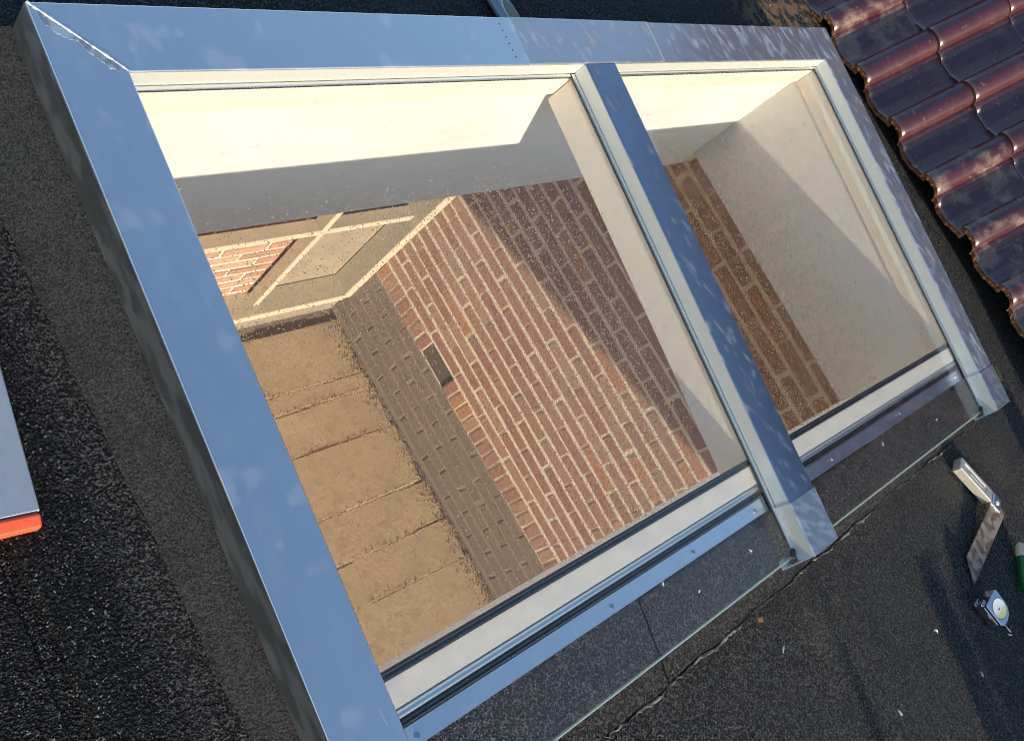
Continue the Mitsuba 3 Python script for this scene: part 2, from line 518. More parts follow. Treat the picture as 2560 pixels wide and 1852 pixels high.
# the rough bead of bitumen pressed out along the seam
pts = [(x, -0.9275 + 0.020 * x + 0.0016 * math.sin(x * 37) + 0.0010 * math.sin(x * 90) + rng.normal(0, 0.0012), ROOF + 0.001) for x in np.arange(0.1, 1.78, 0.006)]
rad = np.clip(0.0012 + 0.0022 * np.sin(np.arange(len(pts)) * 0.13) * np.sin(np.arange(len(pts)) * 0.047) + rng.normal(0, 0.0007, len(pts)), 0.0004, 0.0030)
put('bitumen_bead', mikit.ply(tube(pts, rad, 6), 'bitumen', smooth=40), 'flat_roof')
# the cant of felt against the kerb on the left, behind and on the right
def cant(a, b):
    v, f = [], []
    n = 60
    for i in range(n):
        y = a[1] + (b[1] - a[1]) * i / (n - 1)
        zt = (-0.060 + math.tan(TILT) * y) - 0.004
        h = max(zt - ROOF, 0.008)
        x1 = -0.002 - 0.62 * h
        w = 0.0012 * math.sin(y * 60) + 0.001 * math.sin(y * 23)
        v += [[0.012, y, zt], [-0.002, y, zt - 0.001], [x1 + w, y, ROOF + 0.011], [x1 - 0.012 + w, y, ROOF + 0.0075]]
    for i in range(n - 1):
        for j in range(3):
            q = i * 4 + j
            f += [[q, q + 1, q + 5], [q, q + 5, q + 4]]
    return trimesh.Trimesh(v, f, process=False)


put('felt_upstand', mikit.ply(cant((0, -0.90), (0, 0.02)), 'felt_dry', smooth=20), 'flat_roof')
put('felt_upstand', mikit.ply(cat(box(0.012, 1.68, -0.012, -0.004, ROOF - 0.01, -0.055), box(1.676, 1.684, -0.80, -0.004, ROOF - 0.01, -0.075)), 'felt'), 'flat_roof')

# ceiling and deck body below the roof
put('ceiling', mikit.ply(slab(CEIL, ROOF - 0.024, (0.04, 1.72, -0.775, -0.03), -4.0, 2.5, -3.6, 0.74), 'plaster'))
labels['ceiling'] = {'label': 'white ceiling of the room below', 'kind': 'structure'}
put('ground_floor', mikit.ply(box(-4.0, 2.6, -3.9, 0.9, FLOOR - 0.2, FLOOR - 0.012), 'dusty_concrete'))
labels['ground_floor'] = {'label': 'sandy slab floor of the room seen through the glass', 'kind': 'structure'}


def rough_block(l, w, h, c, seed, amp, sub=0):
    """A chamfered block with irregular corners, centred on the origin."""
    r = np.random.default_rng(seed)
    m = box(-l / 2, l / 2, -w / 2, w / 2, -h / 2, h / 2, c)
    m.vertices = m.vertices + r.normal(0, amp, m.vertices.shape)
    return m


# slabs of the sandy floor, bedded in sand
put('sand_bed', mikit.ply(box(0.6, 2.33, -1.5, 0.555, FLOOR - 0.02, FLOOR - 0.0015), 'sand_slab'), 'ground_floor')
edges = [0.552, 0.275, 0.19, -0.012, -0.30, -0.505, -0.70, -0.99, -1.28]
for j in range(len(edges) - 1):
    y0, y1 = edges[j + 1] + 0.0012, edges[j] - 0.0012
    lim = 2.40 - 0.0875 * (y0 + y1) / 2 - 0.035
    x = 1.02 + (0.16 if j % 2 else 0) + 0.05 * (j % 3)
    while x < lim - 0.03:
        x1 = min(x + 0.29, lim - 0.01 * rng.random())
        if lim - x1 < 0.06: x1 = lim - 0.01 * rng.random()
        ja, jb = rng.normal(0, 0.004, 2)
        m = box(x + 0.0008, x1 - 0.0008, y0 + max(ja, -0.001), y1 + min(jb, 0.001), FLOOR - 0.03, FLOOR + rng.normal(0.001, 0.0009), 0.002)
        m.vertices = m.vertices + rng.normal(0, 0.0009, m.vertices.shape)
        put('slab', mikit.ply(m, 'sand_slab'), 'ground_floor')
        x = x1
# loose sand swept against the wall and along the joints
gv = []
unit = trimesh.creation.icosphere(subdivisions=0)
for _ in range(2200):
    y = rng.uniform(-1.2, 0.56)
    u = abs(rng.normal(0, 0.045))
    x = 2.395 - 0.087 * y - 0.02 - u * 0.9
    if rng.random() < 0.3:
        x, y = 1.70 + rng.uniform(0, 0.60), rng.choice(edges[1:8]) + rng.normal(0, 0.008)
    m = unit.vertices * rng.uniform(0.0012, 0.0032) * rng.uniform(0.6, 1.3, 3) + [x, y, FLOOR + rng.uniform(0.0, 0.006)]
    gv.append(m)
put('sand_grit', mikit.ply(trimesh.Trimesh(np.vstack(gv), np.vstack([unit.faces + 12 * k for k in range(len(gv))]), process=False), 'sand_grit'), 'ground_floor', kind='stuff')

# ------------------------------------------------------------------ the brick side wall of the room
PSI = math.radians(5)
WD = np.array([-math.sin(PSI), math.cos(PSI), 0])
WALL_ROT = math.degrees(PSI)          # local: x = out of the wall (towards +x side), y = along the wall, z = up
WP = np.array([2.4, 0, 0])


def wall_T(w, z, out=0.0, extra=0.0):
    """To-world of a piece whose local -x faces the room."""
    return T4().translate([float(WP[0] + w * WD[0] - out * math.cos(PSI)), float(WP[1] + w * WD[1] - out * math.sin(PSI)), float(z)]).rotate([0, 0, 1], WALL_ROT).rotate([1, 0, 0], extra)


wall = thing('brick_wall', 'red brick side wall with pale mortar, header row and vent hole, seen through the left pane', 'brick wall')
VENT = (0.006, 0.191, -2.464, -2.369)
HB, HT = -2.468, -2.365
from shapely.geometry import box as sbox
def wall_panel(poly, x0, x1):
    m = trimesh.creation.extrude_polygon(poly, x1 - x0)
    v = m.vertices
    m.vertices = np.c_[x0 + v[:, 2], v[:, 0], v[:, 1]]
    m.fix_normals()
    R = rot_z(WALL_ROT)
    return xf(m, R, WP)


put('mortar_bed', mikit.ply(wall_panel(sbox(-1.8, HB - 0.004, 0.68, CEIL).difference(sbox(VENT[0], VENT[2], VENT[1], VENT[3])) if False else sbox(-1.8, HB, 0.70, CEIL).difference(sbox(VENT[0], VENT[2], VENT[1], VENT[3])), 0.0, 0.10), 'mortar'), wall, 'pale lime mortar between the red bricks')
put('plinth_bed', mikit.ply(wall_panel(sbox(-1.8, FLOOR - 0.03, 0.70, HB - 0.003), -0.002, 0.10), 'mortar_grey'), wall, 'dusty grey mortar of the low plinth')
put('vent_back', mikit.ply(wall_panel(sbox(VENT[0] - 0.01, VENT[2] - 0.01, VENT[1] + 0.01, VENT[3] + 0.01), 0.004, 0.009), 'dark_void'), wall, 'dark open vent hole in the header row')
BR = ['brick_a', 'brick_b', 'brick_a', 'brick_b', 'brick_c', 'brick_d', 'brick_a', 'brick_b']


def brick_shape(length, height, mat, seed):
    r = np.random.default_rng(seed)
    m = box(-0.05, 0.05, -length / 2, length / 2, -height / 2, height / 2, 0.0028)
    v = m.vertices
    front = v[:, 0] < -0.04
    v = v + r.normal(0, 0.0015, v.shape) * np.array([0.35, 1.0, 1.0])
    m.vertices = v
    return mikit.ply(m, mat)


stretch = [brick_shape(0.199, 0.0468, BR[k], 200 + k) for k in range(8)]
half = [brick_shape(0.098, 0.0468, BR[k], 240 + k) for k in range(4)]
head = [brick_shape(0.049, 0.094, BR[k], 260 + k) for k in range(6)] + [brick_shape(0.049, 0.094, 'brick_orange', 271)]
ora = [brick_shape(0.199, 0.0468, 'brick_orange', 280)]
grey = [brick_shape(0.199, 0.051, 'brick_grey', 300 + k) for k in range(4)]
CP = 0.0624
n_br = 0
for c in range(27):
    z = HT + CP * (c + 0.5) + 0.004
    w = -1.10 + (0.053 if c % 2 else 0.159) - 0.21
    while w < 0.66:
        w += 0.211
        if w > 0.66 or w < -1.05 or z > CEIL - 0.02: continue
        if z > -1.0 and w < -0.95: continue
        u = rng.random()
        sh = dict(ora[0] if (u < 0.03 or (u < 0.25 and w < -0.62 and c > 9)) else stretch[int(rng.integers(8))])
        ww = w
        sh['to_world'] = wall_T(ww + rng.normal(0, 0.0025), z + rng.normal(0, 0.0012), out=-0.0463 + rng.normal(0, 0.0005), extra=float(rng.normal(0, 0.3)))
        put('brick', sh, wall)
        n_br += 1
w = 0.635
k = 0
while w > -1.08:
    if not (VENT[0] < w < VENT[1]):
        sh = dict(head[6] if k in (12, 13, 1, 9) else head[int(rng.integers(6))])
        sh['to_world'] = wall_T(w, (HB + HT) / 2 + rng.normal(0, 0.001), out=-0.0463 + rng.normal(0, 0.0005), extra=float(rng.normal(0, 0.8)))
        put('header_brick', sh, wall)
    w -= 0.0596
    k += 1
for c in range(6):
    z = HB - 0.033 - c * 0.0615
    for w in np.arange(-1.05 + (0.1 if c % 2 else 0), 0.66, 0.211):
        sh = dict(grey[int(rng.integers(4))])
        sh['to_world'] = wall_T(w + rng.normal(0, 0.003), z + rng.normal(0, 0.001), out=-0.0445 + rng.normal(0, 0.0006))
        put('plinth_brick', sh, wall)

# back wall with the old window frame
BY = 0.64
back = thing('back_wall', 'grey plastered back wall under the upper end of the shaft', 'wall')
put('plinth', mikit.ply(box(-4.0, 2.34, BY - 0.02, BY + 0.12, FLOOR - 0.03, -2.707, 0.004), 'dusty_concrete'), back)
put('infill_panel', mikit.ply(box(1.83, 2.33, BY + 0.0665, BY + 0.12, -2.705, CEIL), 'dusty_concrete'), back)
put('mortar_bed', mikit.ply(box(-4.0, 1.829, BY + 0.0675, BY + 0.12, -2.705, CEIL), 'mortar'), back)
for c in range(14):
    z = -2.672 + c * CP
    for x in np.arange(1.30 + (0.105 if c % 2 else 0), 1.84, 0.211):
        sh, xx = dict(stretch[int(rng.integers(8))]), x
        if x + 0.1 > 1.83:
            sh, xx = dict(half[int(rng.integers(4))]), x - 0.052
        if xx + 0.05 > 1.835: continue
        sh['to_world'] = T4().translate([float(xx), BY + 0.1135 + float(rng.normal(0, 0.0006)), float(z)]).rotate([0, 0, 1], 90)
        put('brick', sh, back)
win = thing('window_frame', 'cream painted timber window frame standing in the room corner beside the brick wall', 'window frame')
put('sill', mikit.ply(box(-0.4, 2.30, BY - 0.05, BY + 0.065, -2.702, -2.658, 0.004), 'frame_paint'), win)
put('jamb', mikit.ply(box(2.288, 2.342, BY - 0.045, BY + 0.065, -2.700, CEIL - 0.002, 0.004), 'frame_paint'), win)
put('glazing_bar', mikit.ply(box(1.815, 1.845, BY - 0.005, BY + 0.05, -2.657, CEIL - 0.002, 0.003), 'frame_paint'), win)
put('transom', mikit.ply(box(1.846, 2.287, BY - 0.005, BY + 0.05, -2.055, -2.020, 0.003), 'frame_paint'), win)
put('transom', mikit.ply(box(0.6, 1.814, BY - 0.005, BY + 0.05, -2.055, -2.020, 0.003), 'frame_paint'), win)
sw_ = thing('side_wall', 'grey block wall closing the left side of the room, outside the picture', 'wall')
put('blocks', mikit.ply(box(-3.72, -3.60, -3.4, BY - 0.03, FLOOR - 0.02, CEIL - 0.001, 0.004), 'dusty_concrete'), sw_)
bm = thing('front_beam', 'deep white beam over the open front of the room, outside the picture', 'beam')
put('beam', mikit.ply(box(-4.0, 2.5, -3.68, -3.52, -0.62, CEIL - 0.001, 0.004), 'plaster'), bm)
# columns of the open front (outside the view): the sun and sky come in between them
for x, y in ((-3.8, -3.6), (-1.2, -3.6), (2.3, -3.6), (-3.8, 0.5)):
    t = thing('steel_column', 'slim steel column carrying the roof edge, outside the picture', 'column', 'columns under the roof edge')
    put('post', mikit.ply(box(x - 0.05, x + 0.05, y - 0.05, y + 0.05, FLOOR - 0.01, (-0.622 if y < -1 else CEIL - 0.002), 0.004), 'steel'), t)
    put('foot_plate', mikit.ply(box(x - 0.1, x + 0.1, y - 0.1, y + 0.1, FLOOR - 0.009, FLOOR + 0.008, 0.002), 'steel'), t)

# ------------------------------------------------------------------ the light shaft below the glass
shaft = thing('light_shaft', 'white lined light shaft under the skylight', 'shaft lining')
put('upper_reveal', lply(box(0.05, 1.72, -0.075, -0.045, -0.452, -0.0805), 'plaster'), shaft, 'sunlit white reveal at the upper end of the shaft')
rr = np.array([[1.6235, -0.755, -0.0805], [1.6235, -0.0755, -0.0805], [1.662, -0.0755, -0.402], [1.662, -0.755, -0.333]])
rv = np.vstack([rr, rr + [0.022, 0, 0]])
put('right_reveal', lply(trimesh.convex.convex_hull(rv), 'plaster'), shaft, 'right white reveal crossed by a slanting shadow')
put('left_reveal', lply(box(0.035, 0.06, -0.755, -0.0755, -0.335, -0.0805), 'plaster'), shaft)
put('lower_reveal', lply(box(0.035, 1.70, -0.782, -0.756, -0.328, -0.0805), 'plaster'), shaft)

# ------------------------------------------------------------------ the skylight
sky = thing('skylight', 'aluminium capped skylight with two panes set in the black felt roof', 'skylight')
XM0, XM1, XR0, XR1 = 0.806, 0.881, 1.620, 1.693
YT1, YE = -0.077, -0.882
GZ = -0.030
# timber frame under the glass
put('upper_timber', lply(box(0.045, 1.70, -0.081, -0.045, -0.0795, GZ - 0.004, 0.001), 'cream'), sky, 'cream painted upper frame timber')
put('right_timber', lply(box(1.6195, 1.695, -0.728, -0.082, -0.0795, GZ - 0.004, 0.001), 'cream'), sky, 'cream painted right frame timber')
put('left_timber', lply(box(0.03, 0.0625, -0.728, -0.082, -0.0795, GZ - 0.004, 0.001), 'cream'), sky, 'cream painted left frame timber')
put('middle_beam', lply(box(0.8025, 0.884, -0.7275, -0.082, -0.0925, GZ - 0.004, 0.0025), 'cream'), sky, 'cream painted middle beam under the capping bar')
put('lower_timber', lply(box(0.03, 1.695, -0.7575, -0.7285, -0.0795, GZ - 0.0035, 0.001), 'cream'), sky, 'cream painted lower frame timber under the glass')
for a, b in ((0.0755, 0.799), (0.8885, 1.6135)):
    # the gasket and the trims at the lower edge of each pane
    put('gasket', lply(loft([(-0.7285, GZ - 0.0044), (-0.7285, GZ - 0.0015), (-0.7262, GZ - 0.001), (-0.7235, GZ - 0.0025), (-0.7215, GZ - 0.001), (-0.7195, GZ - 0.0015), (-0.7195, GZ - 0.008)], a, b, 'x'), 'rubber'), sky)
    put('rounded_trim', lply(loft([(-0.7578, GZ - 0.016)] + [(-0.7632 + 0.0054 * math.cos(t), GZ - 0.0085 + 0.0070 * math.sin(t)) for t in np.linspace(0, math.pi, 14)] + [(-0.7686, GZ - 0.016)], a, b, 'x'), 'alu_bright', smooth=50), sky)
    put('gasket', lply(loft([(-0.7688, GZ - 0.014), (-0.7688, GZ - 0.004), (-0.7705, GZ - 0.0025), (-0.7722, GZ - 0.005), (-0.774, GZ - 0.0025), (-0.7755, GZ - 0.004), (-0.7755, GZ - 0.014)], a, b, 'x'), 'rubber'), sky)
    put('lower_trim', lply(box(a, b, -0.7985, -0.7765, GZ - 0.0085, GZ - 0.0035, 0.0006), 'alu'), sky)
for x in (0.105, 0.42, 0.60, 0.765, 1.02, 1.30, 1.585):
    hd = trimesh.creation.cylinder(radius=0.0032, height=0.0016, sections=14)
    hd.apply_translation([x, -0.787 + 0.002 * math.sin(x * 40), GZ - 0.0027])
    put('screw', lply(hd, 'steel'), sky)


def pane(x0, x1, label):
    v = np.array([[x0, -0.8735, GZ], [x1, -0.8735, GZ], [x1, -0.074, GZ], [x0, -0.074, GZ]])
    k = put('glass_pane', lply(trimesh.Trimesh(v, [[0, 1, 2], [0, 2, 3]], process=False), 'glass'), sky, label)
    put('edge', lply(box(x0 + 0.002, x1 - 0.002, -0.8752, -0.8737, GZ - 0.0058, GZ + 0.0002, 0.0003), 'glass_edge'), k)
    return k


def dew(x0, x1, dens, n, seed, key):
    """Small water drops hanging under a pane: shallow caps, smooth."""
    r = np.random.default_rng(seed)
    sides = 6
    ang = np.arange(sides) * 2 * np.pi / sides
    base = np.vstack([np.c_[np.cos(ang), np.sin(ang), np.zeros(sides)], [[0, 0, -0.42], [0, 0, 0]]])
    f = np.array([t for i in range(sides) for t in ([i, sides, (i + 1) % sides], [sides + 1, i, (i + 1) % sides])])
    xy = np.c_[r.uniform(x0, x1, n), r.uniform(-0.716, -0.086, n)]
    xy = xy[r.random(n) < dens(xy[:, 0], xy[:, 1])]
    rad = np.clip(0.00070 * np.exp(r.normal(0, 0.30, len(xy))), 0.0004, 0.0016)
    st = r.uniform(0.8, 1.25, (len(xy), 2))
    V = base[None] * np.stack([rad * st[:, 0], rad * st[:, 1], rad], 1)[:, None] + np.c_[xy, np.full(len(xy), GZ - 0.0006)][:, None]
    F = f[None] + (np.arange(len(xy)) * len(base))[:, None, None]
    put('dew_drops', lply(trimesh.Trimesh(V.reshape(-1, 3), F.reshape(-1, 3), process=False), 'water', smooth=True), key, 'fine dew drops under the glass', 'stuff')


bsdf('water', {'type': 'roughdielectric', 'int_ior': 1.33, 'alpha': 0.26, 'distribution': 'ggx'})
pane_l = pane(0.06, 0.803, 'larger left pane, dewy, brick wall below')
pane_r = pane(0.884, 1.6185, 'right pane over the shaded white reveal')


def clump(x, y, s):
    return 0.5 + 0.5 * np.sin(x * 23 + s + 2 * np.sin(y * 17)) * np.sin(y * 29 + 1.3 * s + 2 * np.sin(x * 13))


def sm(a, b, t):
    t = np.clip((t - a) / (b - a), 0, 1)
    return t * t * (3 - 2 * t)


dew(0.062, 0.801, lambda x, y: (0.03 * sm(-0.17, -0.22, y) + 0.97 * sm(-0.205, -0.31, y)) * sm(0.745, 0.62, x) * (0.35 + 0.65 * sm(0.22, 0.46, x)) * (0.55 + 0.45 * clump(x, y, 1.0)) * (1 - 0.88 * sm(-0.33, -0.52, y) * sm(0.66, 0.32, x)), 78000, 11, pane_l)
dew(0.886, 1.617, lambda x, y: (0.06 * sm(-0.16, -0.21, y) + 0.94 * sm(-0.20, -0.29, y)) * sm(1.40, 1.02, x) * (0.45 + 0.55 * clump(x, y, 2.0)), 92000, 12, pane_r)


def cap(x0, x1, y0, y1, fl_l, fl_r, z=0.0, th=0.0016, bend=0.0022, open_left=False):
    """A folded sheet cap along y: top plate with rounded arrises and side flanges down to fl_l, fl_r."""
    def arc(cx, cz, a0, a1, r):
        return [(cx + r * math.cos(t), cz + r * math.sin(t)) for t in np.linspace(a0, a1, 5)]
    lo = z - bend - 0.0002 if open_left else fl_l
    o = [(x0, lo)] + arc(x0 + bend, z - bend, math.pi, math.pi / 2, bend) + arc(x1 - bend, z - bend, math.pi / 2, 0, bend) + [(x1, fl_r)]
    i = [(x1 - th, fl_r), (x1 - th, z - th), (x0 + th, z - th), (x0 + th, lo)]
    return loft(o + i, y0, y1, 'y')


# left cover with its tall skirt, mitred at the top
left = cap(0.0, 0.0752, -1.06, 0.0, -0.0485, GZ + 0.0015)
put('left_cover', lply(left, 'alu', smooth=40), sky, 'wide left cover of smooth aluminium reflecting the blue sky')
MX = 0.0752
# cut the left cover along the mitre: vertices beyond y = -x * (YT1 / MX) are pulled onto it
d = scene[sky + '__left_cover']
lv = cap(0.0, MX, -1.06, 0.0, -0.0485, GZ + 0.0015, open_left=True)
v = lv.vertices.copy()
sel = v[:, 1] > -0.5
v[sel, 1] = np.clip(v[sel, 0], 0, MX) * (YT1 / MX)
lv.vertices = v
scene[sky + '__left_cover'] = lply(lv, 'alu', smooth=40)


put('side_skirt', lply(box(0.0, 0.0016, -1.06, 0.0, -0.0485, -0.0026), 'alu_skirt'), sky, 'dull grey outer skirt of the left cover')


def top_cap(x0, x1, mit=False, dz=0.0):
    prof_o = [(YT1, -0.0026)] + [(YT1 + 0.0022 + 0.0022 * math.cos(t), -0.0022 + dz + 0.0022 * math.sin(t)) for t in np.linspace(math.pi, math.pi / 2, 5)] + \
             [(-0.0022 + 0.0022 * math.cos(t), -0.0022 + dz + 0.0022 * math.sin(t)) for t in np.linspace(math.pi / 2, 0, 5)] + [(0.0, -0.050)]
    prof_i = [(-0.0016, -0.050), (-0.0016, -0.0016 + dz), (YT1 + 0.0016, -0.0016 + dz), (YT1 + 0.0016, -0.0026)]
    m = loft(prof_o + prof_i, x0, x1, 'x')
    if mit:
        v = m.vertices.copy()
        s = v[:, 0] < (x0 + x1) / 2
        v[s, 0] = np.clip(-v[s, 1], 0, -YT1) * (MX / -YT1) + 0.0006
        m.vertices = v
    return m


put('top_cover', lply(top_cap(0.0, 0.69, True), 'alu', smooth=40), sky, 'left length of the upper aluminium cover')
put('top_cover', lply(top_cap(1.004, XR0 - 0.0008), 'alu_weathered', smooth=40), sky, 'right length of the upper aluminium cover')
put('joint_plate', lply(top_cap(0.681, 1.016, False, 0.0018), 'alu_weathered', smooth=40), sky, 'smudged joint plate lapped over the upper cover')
for xj in (0.680, 1.0165):
    put('joint_edge', lply(box(xj - 0.0008, xj + 0.0008, YT1 + 0.001, -0.0015, -0.0004, 0.0021 if xj < 0.9 else 0.0026, 0.0003), 'alu_bright' if xj < 0.9 else 'alu_satin'), sky)
put('inner_flange', lply(box(MX + 0.0004, XR0 - 0.001, YT1, YT1 + 0.0016, GZ + 0.0038, -0.0028), 'alu_satin'), sky)
# weld along the left mitre
wp = [(x, x * YT1 / MX, 0.0006) for x in np.linspace(0.001, 0.0745, 40)]
put('mitre_weld', lply(tube(wp, np.clip(0.0013 + rng.normal(0, 0.0004, 40), 0.0007, 0.003), 6), 'alu_scratched', smooth=40), sky, 'bright rough weld along the upper left mitre')
from shapely.geometry import Polygon as Pg
sp = [(x, x * YT1 / MX - 0.0012) for x in np.linspace(0.008, 0.066, 24)] + [(x, x * YT1 / MX - 0.006 - 0.007 * abs(math.sin(x * 90)) - 0.004 * rng.random()) for x in np.linspace(0.066, 0.008, 24)]
ms = trimesh.creation.extrude_polygon(Pg(sp).buffer(0), 0.0004)
ms.apply_translation([0, 0, 0.0001])
put('ground_patch', lply(ms, 'alu_scratched'), sky, 'scratched patch where the weld was ground')
# middle and right capping bars with end caps
for nm, a, b, lab, labe in (('middle_bar', XM0, XM1, 'smudged middle capping bar between the panes', 'lighter lapped end piece of the middle bar'),
                            ('right_bar', XR0, XR1, 'right capping bar next to the tiled roof', 'lighter lapped end piece of the right bar')):
    rb = GZ + 0.0015 if nm == 'middle_bar' else -0.05
    y1 = YT1 - 0.0008 if nm == 'middle_bar' else 0.0
    k = put(nm, lply(cap(a, b, -0.803, y1, GZ + 0.0015, rb, open_left=True), 'alu_handled' if nm == 'middle_bar' else 'alu_weathered', smooth=40), sky, lab)
    put('flange', lply(box(a, a + 0.0016, -0.803, y1, GZ + 0.0045, -0.0026), 'alu_satin'), k)
    put('glazing_bead', lply(box(a - 0.0072, a - 0.0002, -0.862, YT1 - 0.001, GZ + 0.0008, GZ + 0.0042, 0.0012), 'alu_bright'), k)
    put('black_seal', lply(box(a - 0.0105, a - 0.0074, -0.80, YT1 - 0.001, GZ + 0.0006, GZ + 0.0024, 0.0006), 'rubber'), k)
    if nm == 'middle_bar':
        put('black_seal', lply(box(b + 0.0002, b + 0.0034, -0.80, YT1 - 0.001, GZ + 0.0006, GZ + 0.0024, 0.0006), 'rubber'), k)
    e = put('end_piece', lply(cap(a - 0.0012, b + 0.0012, YE, -0.800, -0.0300, -0.034, 0.0014, open_left=True), 'alu_end', smooth=40), sky, labe)
    put('flange', lply(box(a - 0.0012, a + 0.0004, YE, -0.800, GZ + 0.0015, -0.0011), 'alu_satin'), e)
    put('end_flange', lply(cat(box(a - 0.0012, b + 0.0012, YE - 0.0014, YE - 0.0002, -0.034, -0.0004, 0.0002), loft([(a - 0.034, -0.0375), (a - 0.0012, -0.0375), (a - 0.0012, -0.006), (a - 0.030, -0.0335)], YE - 0.0014, YE + 0.0, 'y'), box(a - 0.034, a - 0.0012, YE - 0.001, YE + 0.012, -0.0385, -0.0372, 0.0002)), 'alu_bright'), e)
    gp = [(a - 0.004 + 0.002 * math.sin(i), -0.865 - 0.0012 * i, GZ + 0.001) for i in range(8)]
    put('seal_blob', lply(tube(gp, [0.002, 0.003, 0.004, 0.0035, 0.003, 0.004, 0.003, 0.0015], 7), 'rubber', smooth=40), e)
# trim lip of the upper cover on the glass
put('upper_bead', lply(box(0.0765, XM0 - 0.0105, YT1 - 0.0052, YT1 - 0.0004, GZ + 0.0008, GZ + 0.0036, 0.001), 'alu_bright'), sky)
put('upper_bead', lply(box(XM1 + 0.0038, XR0 - 0.0108, YT1 - 0.0052, YT1 - 0.0004, GZ + 0.0008, GZ + 0.0036, 0.001), 'alu_bright'), sky)
put('black_seal', lply(box(0.0765, XM0 - 0.0108, YT1 - 0.0070, YT1 - 0.0054, GZ + 0.0006, GZ + 0.0016, 0.0003), 'rubber'), sky)
put('black_seal', lply(box(XM1 + 0.0038, XR0 - 0.0108, YT1 - 0.0070, YT1 - 0.0054, GZ + 0.0006, GZ + 0.0016, 0.0003), 'rubber'), sky)
# rivets in the upper cover beside the joint plate
for i in range(6):
    rv = trimesh.creation.cylinder(radius=0.0011, height=0.001, sections=8)
    rv.apply_translation([0.652 + 0.0006 * i, -0.012 - 0.0105 * i, 0.0003])
    put('rivet', lply(rv, 'black_plastic'), sky)

# ------------------------------------------------------------------ the tiled roof on the right
PITCH = 0.1584
TH = math.radians(39)
SL = math.radians(-3.2)                              # the eave rises a little towards the viewer
e_ = np.array([0.0, math.cos(SL), math.sin(SL)])
t_ = np.array([math.cos(TH), 0, math.sin(TH)])
t_ = t_ - e_ * (t_ @ e_); t_ /= np.linalg.norm(t_)
n_ = np.cross(t_, e_); n_ = n_ if n_[2] > 0 else -n_
EX = 0.213


def tile_mesh(nu=34, nv=26, length=0.232, width=0.158):
    """Local: x up the slope, y across (towards +y; the roll lies at high y), z normal. Glazed pan tile with a roll and a recessed pan."""
    us = np.linspace(0, width, nu)
    vs = np.linspace(0, length, nv)

    def h(s, l):           # s: distance from the roll side (0) to the far side (width)
        roll = np.where(s < 0.056, 0.030 * np.sqrt(np.clip(1 - ((s - 0.026) / 0.032) ** 2, 0, 1)) ** 0.8, 0.0)
        q = np.clip((s - 0.056) / 0.007, 0, 1)
        roll = np.where(s >= 0.056, 0.0, roll)
        side = 0.0065 * (1 - np.clip((s - 0.058) / 0.012, 0, 1))
        px = np.maximum(np.abs(s - 0.094) - 0.010, 0)
        pl = np.maximum(np.abs(l - 0.085) - 0.083, 0)
        d = np.sqrt(px ** 2 + pl ** 2)
        panz = -0.006 * (1 - np.clip((d - 0.010) / 0.007, 0, 1) ** 1)
        rise = 0.012 * np.clip((s - 0.118) / 0.030, 0, 1) ** 1.6
        return 0.004 + roll + side + panz + rise
    S, L = np.meshgrid(us, vs, indexing='ij')
    Z = h(S, L)
    return us, vs, S, L, Z


